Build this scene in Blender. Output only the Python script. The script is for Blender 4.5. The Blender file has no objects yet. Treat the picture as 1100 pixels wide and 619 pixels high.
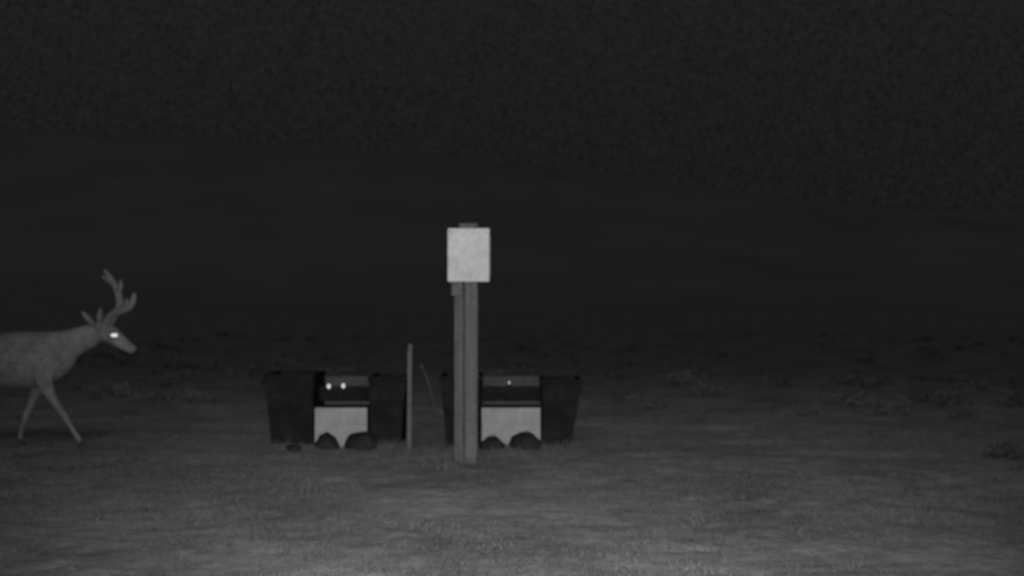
import bpy, math, random
import numpy as np
from mathutils import Vector, noise, Matrix
random.seed(7); rng=np.random.default_rng(7)
sc=bpy.context.scene
sc.view_settings.view_transform='Standard'
sc.view_settings.look='None'
sc.view_settings.exposure=0
FP=1180.0; HZ=333.0; CH=1.2
def W(px,py,d):
    return Vector(((px-550)/FP*d, d, CH+(HZ-py)/FP*d))
# ---------------------------------------------------------------- materials
def mat(name,lo,hi,scale=8,rough=.85,bump=.3,bscale=None,detail=3,spec=.2,stretch=(1,1,1),metal=0,grain=0):
    m=bpy.data.materials.new(name); m.use_nodes=True
    nt=m.node_tree; N=nt.nodes; L=nt.links; b=N['Principled BSDF']
    tc=N.new('ShaderNodeTexCoord'); mp=N.new('ShaderNodeMapping'); mp.inputs['Scale'].default_value=stretch
    L.new(tc.outputs['Object'],mp.inputs['Vector'])
    n=N.new('ShaderNodeTexNoise'); n.inputs['Scale'].default_value=scale; n.inputs['Detail'].default_value=detail
    n.inputs['Roughness'].default_value=.65
    L.new(mp.outputs['Vector'],n.inputs['Vector'])
    r=N.new('ShaderNodeValToRGB'); r.color_ramp.elements[0].position=.3; r.color_ramp.elements[1].position=.7
    r.color_ramp.elements[0].color=(lo,lo,lo,1); r.color_ramp.elements[1].color=(hi,hi,hi,1)
    L.new(n.outputs['Fac'],r.inputs['Fac']); col=r.outputs['Color']
    if grain:
        g=N.new('ShaderNodeTexNoise'); g.inputs['Scale'].default_value=60; g.inputs['Detail'].default_value=1
        L.new(tc.outputs['Object'],g.inputs['Vector'])
        q=N.new('ShaderNodeMapRange'); q.inputs['From Min'].default_value=.3; q.inputs['From Max'].default_value=.7
        q.inputs['To Min'].default_value=1-grain; q.inputs['To Max'].default_value=1+grain; L.new(g.outputs['Fac'],q.inputs['Value'])
        x=N.new('ShaderNodeVectorMath'); x.operation='SCALE'; L.new(col,x.inputs[0]); L.new(q.outputs[0],x.inputs['Scale']); col=x.outputs[0]
    L.new(col,b.inputs['Base Color'])
    if bump>0:
        n2=N.new('ShaderNodeTexNoise'); n2.inputs['Scale'].default_value=bscale or scale*4; n2.inputs['Detail'].default_value=2
        L.new(mp.outputs['Vector'],n2.inputs['Vector'])
        bp=N.new('ShaderNodeBump'); bp.inputs['Strength'].default_value=bump; bp.inputs['Distance'].default_value=.01
        L.new(n2.outputs['Fac'],bp.inputs['Height']); L.new(bp.outputs['Normal'],b.inputs['Normal'])
    b.inputs['Roughness'].default_value=rough; b.inputs['Metallic'].default_value=metal
    b.inputs['Specular IOR Level'].default_value=spec
    return m
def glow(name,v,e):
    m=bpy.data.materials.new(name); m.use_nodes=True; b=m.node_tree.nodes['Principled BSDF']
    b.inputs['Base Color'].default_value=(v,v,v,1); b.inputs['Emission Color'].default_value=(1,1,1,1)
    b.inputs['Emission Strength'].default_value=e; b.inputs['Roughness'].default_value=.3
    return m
M_fur=mat('deer_fur',.19,.34,7,.95,.6,60,spec=.03,grain=.25)
M_velvet=mat('antler_velvet',.20,.30,30,.9,.4,120,spec=.05)
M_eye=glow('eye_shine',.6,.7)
M_hoof=mat('hoof',.06,.1,20,.6)
M_wood=mat('weathered_wood',.12,.20,7,.9,.6,30,stretch=(6,6,.35),grain=.2)
M_steel=mat('galvanised_steel',.10,.17,10,.8,.2,stretch=(3,3,.5),metal=.0,grain=.2)
M_boxp=mat('box_plastic',.58,.78,9,.6,.15,30,grain=.10)
M_panel=mat('pale_panel',.35,.50,8,.7,.3,30,grain=.15)
M_rub=mat('black_rubber',.014,.030,6,.8,.4,25,spec=.05,grain=.3)
M_rub2=mat('dark_grey_plastic',.07,.12,6,.75,.3,25,spec=.1)
M_refl=glow('reflector_stud',.8,.45)  # slight emission stands in for flash light bounced back by the studs
M_rock=mat('dark_rock',.02,.05,6,.95,1.0,18,spec=.03,grain=.3)
M_stone=mat('pale_stone',.14,.26,12,.95,0)
M_grass=mat('dry_grass',.07,.20,1.1,.9,0,spec=.03)
M_sage=mat('sagebrush_leaf',.09,.19,.8,.9,0,spec=.05)
M_hill=mat('hill_scrub',.16,.205,.008,.95,0,spec=0)
M_wire=mat('rusty_wire',.05,.1,20,.8,0)

m=bpy.data.materials.new('dusty_soil'); m.use_nodes=True; nt=m.node_tree;N=nt.nodes;L=nt.links;b=N['Principled BSDF']
tc=N.new('ShaderNodeTexCoord')
def nz(s,d=6,r=.6,vec=None):
    n=N.new('ShaderNodeTexNoise'); n.inputs['Scale'].default_value=s; n.inputs['Detail'].default_value=d; n.inputs['Roughness'].default_value=r
    L.new(vec or tc.outputs['Object'],n.inputs['Vector']); return n.outputs['Fac']
def ramp(f,p0,p1,a,c):
    r=N.new('ShaderNodeValToRGB'); e=r.color_ramp.elements; e[0].position=p0;e[1].position=p1
    e[0].color=(a,a,a,1);e[1].color=(c,c,c,1); L.new(f,r.inputs['Fac']); return r.outputs['Color']
def mul(a,c):
    x=N.new('ShaderNodeMath'); x.operation='MULTIPLY'; L.new(a,x.inputs[0]); L.new(c,x.inputs[1]); return x.outputs[0]
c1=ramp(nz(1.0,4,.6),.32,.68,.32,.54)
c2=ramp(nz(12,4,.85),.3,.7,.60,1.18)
# soil colour darkened outward, painting in light that falls off with distance
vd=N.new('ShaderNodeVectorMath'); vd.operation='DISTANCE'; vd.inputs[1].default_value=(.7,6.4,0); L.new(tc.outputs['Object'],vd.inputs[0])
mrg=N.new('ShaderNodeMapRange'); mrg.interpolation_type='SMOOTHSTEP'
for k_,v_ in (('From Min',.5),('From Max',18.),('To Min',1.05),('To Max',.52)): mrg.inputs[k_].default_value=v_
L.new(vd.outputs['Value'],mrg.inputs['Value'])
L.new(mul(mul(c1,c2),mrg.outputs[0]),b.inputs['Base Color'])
b.inputs['Roughness'].default_value=1; b.inputs['Specular IOR Level'].default_value=0
bp=N.new('ShaderNodeBump'); bp.inputs['Strength'].default_value=.4; bp.inputs['Distance'].default_value=.02
L.new(nz(30,3,.7),bp.inputs['Height']); L.new(bp.outputs['Normal'],b.inputs['Normal'])
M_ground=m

# ---------------------------------------------------------------- helpers
def mesh_obj(name,verts,faces,material,parent=None,smooth=False):
    me=bpy.data.meshes.new(name); me.from_pydata([tuple(v) for v in verts],[],faces); me.update()
    if material: me.materials.append(material)
    if smooth: me.polygons.foreach_set('use_smooth',[True]*len(me.polygons))
    o=bpy.data.objects.new(name,me); sc.collection.objects.link(o)
    if parent: o.parent=parent
    return o
def empty(name,loc=(0,0,0)):
    o=bpy.data.objects.new(name,None); o.location=loc; sc.collection.objects.link(o); return o
def bevel(o,w,seg=3):
    md=o.modifiers.new('b','BEVEL'); md.width=w; md.segments=seg; md.limit_method='ANGLE'; return o
def hexa(name,b4,t4,material,parent=None,bev=.01):
    v=list(b4)+list(t4)
    f=[(3,2,1,0),(4,5,6,7)]+[(i,(i+1)%4,4+(i+1)%4,4+i) for i in range(4)]
    o=mesh_obj(name,v,f,material,parent)
    if bev: bevel(o,bev)
    return o
def box(name,x0,x1,y0,y1,z0,z1,material,parent=None,bev=.008):
    return hexa(name,[(x0,y0,z0),(x1,y0,z0),(x1,y1,z0),(x0,y1,z0)],[(x0,y0,z1),(x1,y0,z1),(x1,y1,z1),(x0,y1,z1)],material,parent,bev)
def H(x,y):
    h=.030*noise.noise(Vector((x*.55,y*.55,3.1)))+.012*noise.noise(Vector((x*1.9,y*1.9,9.1)))
    n=noise.noise(Vector((x*4.2,y*4.2,1.7))); h+=.008*n+.006*noise.noise(Vector((x*10,y*10,5.7)))
    far=max(0,(y-16)/60.0)
    if far>0: h+=min(far,6)*.30*noise.noise(Vector((x*.06,y*.06,5.)))
    return h
# ---------------------------------------------------------------- ground
def grow(start,step,limit,k):
    out=[];v=start
    while v<limit: v+=step; step*=k; out.append(v)
    return out
xs=list(np.arange(0,6.5,.04)); xs=xs+grow(xs[-1],.05,5000,1.085); xs=[-v for v in xs[:0:-1]]+xs
ys=[-v for v in grow(-3.4,.1,60,1.2)][::-1]+list(np.arange(3.5,15,.035)); ys=ys+grow(ys[-1],.05,6000,1.05)
nx=len(xs);ny=len(ys)
V=[(x,y,H(x,y)) for y in ys for x in xs]
F=[(j*nx+i,j*nx+i+1,(j+1)*nx+i+1,(j+1)*nx+i) for j in range(ny-1) for i in range(nx-1)]
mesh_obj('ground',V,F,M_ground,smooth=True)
# ---------------------------------------------------------------- hills
prof_x=[-3000,-200,0,120,300,480,640,760,900,1100,1400,4000]
prof_y=[120,140,149,148,160,175,192,210,226,236,240,230]
V=[];hx=np.linspace(-4200,4200,260);hy=np.linspace(500,3000,70)
for y in hy:
    for x in hx:
        px=550+x/1500*FP; py=np.interp(px,prof_x,prof_y)
        top=CH+(HZ-py)/FP*1500
        t=(y-500)/1000
        s=(t*t*(3-2*t)) if t<1 else max(0,1-((t-1)/1.5)**2)
        z=top*s+ s*(1-s)*25*noise.fractal(Vector((x*.002,y*.002,0)),1,2,5)+s*4*noise.fractal(Vector((x*.006,y*.006,7)),1,2,5)
        V.append((x,y,z-3*(1-s)))
F=[(j*260+i,j*260+i+1,(j+1)*260+i+1,(j+1)*260+i) for j in range(69) for i in range(259)]
mesh_obj('hills',V,F,M_hill,smooth=True)
# ---------------------------------------------------------------- grass
V=[];F=[]
def tuft(cx,cy,n,h,r):
    z0=H(cx,cy)-.005
    for _ in range(n):
        a=random.uniform(0,6.283); rr=r*random.random()**.5
        bx=cx+rr*math.cos(a); by=cy+rr*math.sin(a)
        hh=h*random.uniform(.5,1.1); la=a+random.uniform(-.8,.8); ln=hh*random.uniform(.3,1.4)
        w=random.uniform(.002,.0045); wa=random.uniform(0,3.14); wx=w*math.cos(wa); wy=w*math.sin(wa)
        mx=bx+ln*.4*math.cos(la); my=by+ln*.4*math.sin(la); tx=bx+ln*math.cos(la); ty=by+ln*math.sin(la)
        k=len(V)
        V.extend([(bx-wx,by-wy,z0),(bx+wx,by+wy,z0),(mx+wx*.8,my+wy*.8,z0+hh*.6),(mx-wx*.8,my-wy*.8,z0+hh*.6),(tx,ty,z0+hh)])
        F.append((k,k+1,k+2,k+3)); F.append((k+3,k+2,k+4))
cnt=0
while cnt<9500:
    y=3.8+22*random.random()**1.3; x=random.uniform(-1,1)*(y*.58+.5)
    dens=noise.noise(Vector((x*.5,y*.5,22)))+.6*noise.noise(Vector((x*2.2,y*2.2,2)))
    if dens+random.uniform(-.4,.5)<0: continue
    tuft(x,y,random.randint(7,13),random.uniform(.015,.05),random.uniform(.03,.10)); cnt+=1
for (px,py,n,h) in [(430,487,60,.12),(447,489,50,.10),(470,488,50,.12),(496,499,40,.08),(512,497,40,.1),(300,478,50,.1),(420,484,60,.12),
                    (340,482,30,.07),(600,480,40,.1),(622,480,40,.08),(540,487,40,.08),(585,482,40,.07)]:
    d=FP*CH/(py-HZ); tuft((px-550)/FP*d,d,n,h,.1)
mesh_obj('grass',V,F,M_grass)
V=[];F=[]
def bush(cx,cy,R,h,n):
    z0=H(cx,cy)
    for _ in range(n):
        a=random.uniform(0,6.283); u=random.random()**.5; e=random.uniform(0,1.5)
        p=Vector((cx+R*u*math.cos(e)*math.cos(a),cy+R*u*math.cos(e)*math.sin(a),z0+h*u*math.sin(e)+.01))
        s=random.uniform(.4,1)*.06*max(R,.12)/.3+.008
        q=Vector((random.gauss(0,1),random.gauss(0,1),random.gauss(0,1))).normalized(); w=q.orthogonal().normalized()
        k=len(V); V.extend([p-q*s,p+w*s*.35,p+q*s,p-w*s*.35]); F.append((k,k+1,k+2,k+3))
for i in range(700):
    y=12+40*random.random()**1.4; x=random.uniform(-1,1)*(y*.55+2)
    if noise.noise(Vector((x*.15,y*.15,4)))+random.uniform(-.4,.4)<0: continue
    R=random.uniform(.10,.4); bush(x,y,R,R*random.uniform(.25,.5),int(40+R*160))
for (px,py,R) in [(962,436,.25),(985,432,.2),(1080,492,.22),(870,445,.2),(820,470,.13),(690,470,.12),(700,440,.2),(760,425,.3),(180,400,.35),(230,398,.3),(255,405,.3)]:
    d=FP*CH/(py-HZ); bush((px-550)/FP*d,d,R,R*.5,150)
mesh_obj('sagebrush',V,F,M_sage)
V=[];F=[]
ico=[(0,0,1),(.9,0,.3),(.28,.85,.3),(-.73,.53,.3),(-.73,-.53,.3),(.28,-.85,.3),(0,0,-.4)]
icf=[(0,1,2),(0,2,3),(0,3,4),(0,4,5),(0,5,1),(6,2,1),(6,3,2),(6,4,3),(6,5,4),(6,1,5)]
for i in range(1500):
    y=3.8+12*random.random()**1.4; x=random.uniform(-1,1)*(y*.58+.4)
    s=random.uniform(.005,.013)*(2 if random.random()<.02 else 1); z=H(x,y); k=len(V); a=random.uniform(0,6)
    sx,sy,sz=s*random.uniform(.7,1.4),s*random.uniform(.7,1.4),s*random.uniform(.4,.9)
    for v in ico:
        X=v[0]*sx;Y=v[1]*sy; V.append((x+X*math.cos(a)-Y*math.sin(a),y+X*math.sin(a)+Y*math.cos(a),z+v[2]*sz))
    F.extend([tuple(k+j for j in f) for f in icf])
mesh_obj('gravel',V,F,M_stone,smooth=False)
# ---------------------------------------------------------------- lofted tube
def loft(V,F,rings,seg=16):
    n=len(rings); base=len(V)
    for i,(c,ru,rs) in enumerate(rings):
        c=Vector(c); a=Vector(rings[max(i-1,0)][0]); b_=Vector(rings[min(i+1,n-1)][0]); t=(b_-a).normalized()
        side=Vector((0,1,0)); side=(side-t*side.dot(t))
        if side.length<.2: side=Vector((1,0,0))-t*t.x
        side.normalize(); up=t.cross(side).normalized()
        for k in range(seg):
            an=2*math.pi*k/seg
            V.append(tuple(c+up*math.cos(an)*ru+side*math.sin(an)*rs))
    for i in range(n-1):
        for k in range(seg):
            F.append((base+i*seg+k,base+i*seg+(k+1)%seg,base+(i+1)*seg+(k+1)%seg,base+(i+1)*seg+k))
    F.append(tuple(base+k for k in range(seg))[::-1]); F.append(tuple(base+(n-1)*seg+k for k in range(seg)))
def dense(rings,m=4):
    out=[];n=len(rings)
    def cr(p0,p1,p2,p3,t): return .5*((2*p1)+(-p0+p2)*t+(2*p0-5*p1+4*p2-p3)*t*t+(-p0+3*p1-3*p2+p3)*t**3)
    A=[np.array(list(c)+[u,s]) for c,u,s in rings]
    for i in range(n-1):
        for j in range(m):
            v=cr(A[max(i-1,0)],A[i],A[i+1],A[min(i+2,n-1)],j/m); out.append((v[:3],max(v[3],.002),max(v[4],.002)))
    v=A[-1]; out.append((v[:3],v[3],v[4])); return out
# ---------------------------------------------------------------- deer
DD=9.63; S=DD/FP
deer=empty('mule_deer_buck',((30-550)*S,DD,0))
def D(px,py,y=0): return ((px-30)*S,y,(481-py)*S)
V=[];F=[]
def part(lst,seg=20,m=4): loft(V,F,dense([(D(a,b_,y),ru*S,rs) for (a,b_,y,ru,rs) in lst],m),seg)
part([(-116,383,0,8,.05),(-110,382,0,19,.11),(-95,381,0,26,.16),(-70,383,0,26,.175),(-40,387,0,27,.19),(-10,388,0,28.5,.20),(20,388,0,31,.19),(42,387,0,30,.17),(58,385,0,25,.14),(72,381,0,17,.10),(80,378,0,9,.06)],24)
part([(45,379,0,22,.12),(62,376,0,20,.105),(78,370,0,16,.085),(92,364,0,13.5,.07),(103,359,0,11.5,.062),(111,357,0,8,.05)])
part([(99,354,0,5,.03),(104,355,0,9,.055),(112,357,0,10.5,.066),(120,361,0,10,.064),(127,366,0,8,.05),(134,371,0,6.6,.038),(140,375,0,5.8,.035),(144,377.5,0,4.8,.030),(146,379,0,2.4,.017)])
def leg(pts): part([(a,b_,y,ru,rs*S) for (a,b_,y,ru,rs) in pts],14)
leg([(46,384,-.10,14,8),(52,400,-.11,13,8),(56,415,-.11,8,6),(65,431,-.11,5,4.5),(76,447,-.11,4.2,3.8),(83,458,-.11,2.9,2.7),(90,469,-.11,3.0,2.8),(93,474,-.11,2.6,2.6)])
leg([(40,384,.10,14,8),(40,400,.11,13,8),(37,415,.11,8,6),(31,430,.11,5,4.5),(25,445,.11,4.2,3.8),(20,458,.11,2.9,2.7),(17,470,.11,3.0,2.8),(18,475,.11,2.6,2.6)])
leg([(-92,380,-.09,20,11),(-88,398,-.11,18,11),(-82,412,-.11,12,8),(-94,427,-.11,7,5),(-109,441,-.11,4.8,3.8),(-108,455,-.11,3.2,2.8),(-105,469,-.11,3.3,3),(-102,475,-.11,2.7,2.7)])
leg([(-90,380,.09,20,11),(-80,398,.11,18,11),(-68,412,.11,12,8),(-72,427,.11,7,5),(-81,441,.11,4.8,3.8),(-74,455,.11,3.2,2.8),(-68,469,.11,3.3,3),(-65,475,.11,2.7,2.7)])
part([(-112,368,0,4,.03),(-119,376,0,4,.03),(-121,388,0,3,.024),(-121,398,0,1.5,.01)],10)
body=mesh_obj('body',V,F,M_fur,deer,smooth=True)
r=body.modifiers.new('r','REMESH'); r.mode='VOXEL'; r.voxel_size=.011; r.use_smooth_shade=True
s_=body.modifiers.new('s','SMOOTH'); s_.iterations=5; s_.factor=.5
V=[];F=[]
for (x,y) in [(97,-.11),(19,.11),(-98,-.11),(-61,.11)]:
    for dy in(-.013,.013):
        loft(V,F,[(D(x-3,473,y+dy),.018,.012),(D(x-1.5,477,y+dy),.022,.014),(D(x,481.5,y+dy),.028,.015)],10)
mesh_obj('hooves',V,F,M_hoof,deer,smooth=True)
V=[];F=[]
for sgn,tip in((-1,(93,335)),(1,(103,331))):
    b0=Vector(D(105,351,sgn*.045)); t0=Vector(D(tip[0],tip[1],sgn*.12)); ax=(t0-b0)
    prs=[(0,.020),(.2,.038),(.45,.048),(.7,.038),(.9,.018),(1,.004)]
    loft(V,F,dense([(b0+ax*t,w*.6,w) for t,w in prs],3),12)
mesh_obj('ears',V,F,M_fur,deer,smooth=True)
V=[];F=[]
def ant(pts,seg=10): loft(V,F,dense([(D(a,b_,y),r_*S,r_*S) for a,b_,y,r_ in pts],4),seg)
ant([(114,353,-.035,4.6),(120,343,-.07,4.2),(129,337,-.12,4.4),(140,334,-.17,4.4),(148,330,-.20,4.2),(152,324,-.21,3.5),(153,316,-.21,2.0)])
ant([(144,333,-.18,3.4),(143,327,-.17,2.6),(144,322,-.17,1.4)])
ant([(113,353,.035,4.4),(119,342,.07,4.2),(123,331,.12,4.3),(121,320,.16,4.3),(116,309,.19,4.0),(109,299,.20,3.5),(103,290,.20,2.0)])
ant([(119,318,.15,3.4),(123,309,.15,2.8),(123,301,.14,1.4)])
ant([(110,303,.19,3.2),(104,300,.21,2.4),(100,297,.21,1.4)])
o=mesh_obj('antlers',V,F,M_velvet,deer,smooth=True)
r=o.modifiers.new('r','REMESH'); r.mode='VOXEL'; r.voxel_size=.007; r.use_smooth_shade=True
def ball(name,c,rx,ry,rz,material,parent,seg=16):
    V=[];F=[];n=10
    for i in range(1,n):
        a=math.pi*i/n
        for k in range(seg):
            q=2*math.pi*k/seg; V.append((c[0]+rx*math.sin(a)*math.cos(q),c[1]+ry*math.sin(a)*math.sin(q),c[2]+rz*math.cos(a)))
    V.append((c[0],c[1],c[2]+rz));V.append((c[0],c[1],c[2]-rz))
    for i in range(n-2):
        for k in range(seg): F.append((i*seg+k,(i+1)*seg+k,(i+1)*seg+(k+1)%seg,i*seg+(k+1)%seg))
    t=len(V)-2
    for k in range(seg):
        F.append((t,k,(k+1)%seg)); F.append((t+1,(n-2)*seg+(k+1)%seg,(n-2)*seg+k))
    return mesh_obj(name,V,F,material,parent,smooth=True)
for nm,sg in(('eye_near',-1),('eye_far',1)):
    ball(nm,D(125.5,361,sg*.056),.032,.012,.015,M_eye,deer)
ball('nose',D(145,378,0),.016,.022,.018,M_hoof,deer)
# ---------------------------------------------------------------- wooden post
dp=8.63; sp=dp/FP
def X(px,d=dp): return (px-550)/FP*d
def Z(py,d=dp): return CH+(HZ-py)/FP*d
post=empty('wooden_post',(X(501),dp,0))
def rough_post(name,x0,x1,y0,y1,z0,z1,material,parent,amp=.004,n=28,lean=0):
    V=[];F=[];seg=24
    for i in range(n+1):
        z=z0+(z1-z0)*i/n
        for k in range(seg):
            a=2*math.pi*k/seg; c,s=math.cos(a),math.sin(a)
            e=.35; ux=math.copysign(abs(c)**e,c); uy=math.copysign(abs(s)**e,s)
            d=1+amp*40*noise.noise(Vector((ux*1.5+x0*7,uy*1.5,z*1.2)))*.5
            V.append(((x0+x1)/2+ux*(x1-x0)/2*d+lean*(z-z0),(y0+y1)/2+uy*(y1-y0)/2*d,z+ (0.008*noise.noise(Vector((ux*2,uy*2,4))) if i==n else 0)))
    for i in range(n):
        for k in range(seg): F.append((i*seg+k,i*seg+(k+1)%seg,(i+1)*seg+(k+1)%seg,(i+1)*seg+k))
    F.append(tuple(n*seg+k for k in range(seg))); F.append(tuple(range(seg))[::-1])
    return mesh_obj(name,V,F,material,parent)
cx=X(501)
rough_post('timber',X(498.5)-cx,X(513.5)-cx,-.02,.10,-.05,Z(240),M_wood,post,amp=.002)
for nm,a,b_,y0,y1 in(('channel_flange_left',488.5,492,-.035,.02),('channel_web',492,496.5,-.005,.004),('channel_flange_right',496.5,498,-.03,.02)):
    box(nm,X(a)-cx,X(b_)-cx,y0,y1,-.04,Z(262),M_steel,post,bev=.002)
for i,py in enumerate((330,405,465)):
    box('strap_%d'%i,X(487.8)-cx,X(514.4)-cx,-.041,-.036,Z(py),Z(py-1),M_steel,post,bev=.001)
    box('strap_side_%d'%i,X(514.4)-cx,X(515)-cx,-.041,.06,Z(py),Z(py-1),M_steel,post,bev=.001)
db=8.5
eb=empty('equipment_box',(X(503.5,db),db,0)); ex=X(503.5,db)
box('housing',X(481.5,db)-ex,X(525.5,db)-ex,-.03,.085,Z(302,db),Z(246.5,db),M_boxp,eb,bev=.02)
box('lid',X(481,db)-ex,X(526,db)-ex,-.055,-.032,Z(303,db),Z(245.5,db),M_boxp,eb,bev=.01)
box('top_bracket',X(493,db)-ex,X(511,db)-ex,-.01,.07,Z(246.5,db)+.001,Z(240,db),M_steel,eb,bev=.008)
box('cable_gland',X(485,db)-ex,X(497,db)-ex,-.025,.05,Z(318,db),Z(302,db)-.002,M_steel,eb,bev=.012)
for i,(px,py) in enumerate(((485,250),(522,250),(485,298),(522,298))):
    ball('screw_%d'%i,(X(px,db)-ex,-.056,Z(py,db)),.005,.003,.005,M_steel,eb,8)
box('hinge',X(526,db)-ex+.001,X(527.2,db)-ex,-.05,-.0,Z(295,db),Z(254,db),M_steel,eb,bev=.002)
ds=9.19
st=empty('wooden_stake',(X(440,ds),ds,0))
rough_post('shaft',-.021,.019,-.02,.02,-.05,Z(378,ds),M_wood,st,amp=.005,lean=.006)
V=[];F=[]; loft(V,F,[((.005,0,Z(378,ds)),.017,.017),((.006,0,Z(373,ds)),.020,.02),((.004,0,Z(369,ds)),.010,.010)],8); mesh_obj('split_tip',V,F,M_wood,st)
wv=[];wf=[];pts=[(452,391),(457,402),(463,420),(467,438),(473,455),(476,487)]
loft(wv,wf,dense([(W(a,b_,9.25),.009,.009) for a,b_ in pts],5),8)
mesh_obj('bent_wire',wv,wf,M_wire,smooth=True)
# ---------------------------------------------------------------- troughs
def tub(name,x0b,x1b,x0t,x1t,y0,y1,z0,z1,parent,flare=.05,material=M_rub):
    def ring(x0,x1,a,b_,z): return [(x0,a,z),(x1,a,z),(x1,b_,z),(x0,b_,z)]
    t=.022
    R=[ring(x0b,x1b,y0+flare,y1-flare,z0),ring(x0t,x1t,y0,y1,z1-.03),ring(x0t-.012,x1t+.012,y0-.012,y1+.012,z1-.028),ring(x0t-.012,x1t+.012,y0-.012,y1+.012,z1),
       ring(x0t+t,x1t-t,y0+t,y1-t,z1),ring(x0b+t,x1b-t,y0+flare+t,y1-flare-t,z0+.05)]
    V=[p for r_ in R for p in r_]; F=[(3,2,1,0)]
    for i in range(5):
        for k in range(4): F.append((i*4+k,i*4+(k+1)%4,(i+1)*4+(k+1)%4,(i+1)*4+k))
    F.append((20,21,22,23))
    o=mesh_obj(name,V,F,material,parent); bevel(o,.008,2); return o
def trough(xl,xa,xb,xr,xlb,xrb,top_l,top_r,dots,d=9.75):
    xc=(xl+xr)/2; c=X(xc,d); p=empty('feed_trough',(c,d,0))
    q=lambda px:X(px,d)-c; z=lambda py:max(Z(py,d),-.03)
    tub('side_bin_left',q(xlb),q(xa)-.012,q(xl)+.012,q(xa)-.012,0,.62,-.03,z(top_l),p)
    tub('side_bin_right',q(xb)+.012,q(xrb),q(xb)+.012,q(xr)-.012,0,.62,-.03,z(top_r),p)
    box('rear_wall',q(xa)+.002,q(xb)-.002,.56,.60,0,Z(404,d+.6),M_rub2,p,.006)
    box('cross_rail',q(xa)+.002,q(xb)-.002,.22,.27,z(433),z(417),M_rub,p,.008)
    box('lower_body',q(xa)+.002,q(xb)-.002,.05,.54,-.03,z(440),M_rub,p,.01)
    box('front_panel',q(xa)+.004,q(xb)-.004,.0,.02,-.03,z(438),M_panel,p,.004)
    box('panel_cap',q(xa)+.001,q(xb)-.001,-.006,.05,z(438)+.001,z(436.3),M_rub,p,.003)
    for i,(px,py,rr) in enumerate(dots):
        yy=.216
        ball('reflector_%d'%i,((px-550)/FP*(d+yy)-c,yy,CH+(HZ-py)/FP*(d+yy)),rr,.012,rr*1.3,M_refl,p,12)
        box('reflector_tab_%d'%i,(px-550)/FP*(d+.25)-c-.02,(px-550)/FP*(d+.25)-c+.02,.222,.232,z(419),CH+(HZ-py+2)/FP*(d+.24),M_rub,p,.003)
    return p
trough(283,338,395,437,291,430,402,405,[(353.5,415,.017),(369,414.5,.017)])
trough(472,517,581,626,480,613,404,408,[(547,411,.009)])
def rock(px,py,w,h,d):
    c=W(px,py,d); c.z=0
    seg=20; sx=w*d/FP/2; 
    o=ball('rock',(0,0,0),1,1,1,M_rock,None,seg)
    zc=(CH+(HZ-py)/FP*d); rz=h*d/FP/2; sd=random.uniform(0,50)
    for v in o.data.vertices:
        k=1+.3*noise.noise(v.co*1.6+Vector((sd,0,0)))+.15*noise.noise(v.co*4+Vector((sd,0,0)))
        v.co=Vector((v.co.x*sx*k,v.co.y*sx*.8*k,v.co.z*rz*k+zc))
    o.location=(c.x,c.y,0); s2=o.modifiers.new('s','SUBSURF'); s2.levels=1; s2.render_levels=1
rock(352,477,26,23,9.5); rock(388,476,34,27,9.5); rock(528,480,27,22,9.5); rock(563,477,33,26,9.5)
rock(316,481,18,8,9.3)
# ---------------------------------------------------------------- world + light
w=bpy.data.worlds.new('World'); sc.world=w; w.use_nodes=True; N=w.node_tree.nodes; L=w.node_tree.links
bg=N['Background']; sk=N.new('ShaderNodeTexSky'); sk.sky_type='NISHITA'; sk.sun_disc=False
sk.sun_elevation=math.radians(35); sk.sun_rotation=math.radians(180)
bw=N.new('ShaderNodeRGBToBW'); L.new(sk.outputs['Color'],bw.inputs[0])
pw=N.new('ShaderNodeMath'); pw.operation='POWER'; pw.inputs[1].default_value=-.36; L.new(bw.outputs[0],pw.inputs[0])
tc=N.new('ShaderNodeTexCoord')
n1=N.new('ShaderNodeTexNoise'); n1.inputs['Scale'].default_value=480; n1.inputs['Detail'].default_value=0; L.new(tc.outputs['Generated'],n1.inputs['Vector'])
mr=N.new('ShaderNodeMapRange'); mr.inputs['From Min'].default_value=.25; mr.inputs['From Max'].default_value=.75; mr.inputs['To Min'].default_value=.6; mr.inputs['To Max'].default_value=1.4
L.new(n1.outputs['Fac'],mr.inputs['Value'])
mm=N.new('ShaderNodeMath'); mm.operation='MULTIPLY'; L.new(pw.outputs[0],mm.inputs[0]); L.new(mr.outputs[0],mm.inputs[1])
L.new(mm.outputs[0],bg.inputs['Color']); bg.inputs['Strength'].default_value=.0205
sd=bpy.data.lights.new('fill_sun','SUN'); sd.energy=.19; sd.angle=math.radians(25)  # soft fill added to lift the hills and far ground, no visible source
so=bpy.data.objects.new('fill_sun',sd); sc.collection.objects.link(so)
so.rotation_euler=Vector((0,1,-math.tan(math.radians(35)))).to_track_quat('-Z','Y').to_euler()
# infrared illuminator of the trail camera: the lamp that lights the photograph
ld=bpy.data.lights.new('infrared_flash','SPOT'); ld.energy=1350; ld.spot_size=math.radians(63); ld.spot_blend=1; ld.shadow_soft_size=.04
lo=bpy.data.objects.new('infrared_flash',ld); sc.collection.objects.link(lo); lo.location=(.0,-.03,1.28)
lo.rotation_euler=Vector((.01,1,-.10)).to_track_quat('-Z','Y').to_euler()
# ---------------------------------------------------------------- camera
cd=bpy.data.cameras.new('Camera'); cam=bpy.data.objects.new('Camera',cd); sc.collection.objects.link(cam); sc.camera=cam
cam.location=(0,0,CH); cam.rotation_euler=(math.radians(90)+math.atan((HZ-309.5)/FP),0,0)
cd.sensor_width=36; cd.lens=36*FP/1100; cd.clip_end=12000; cd.clip_start=.05
cd.dof.use_dof=True; cd.dof.focus_distance=2.2; cd.dof.aperture_fstop=4.0
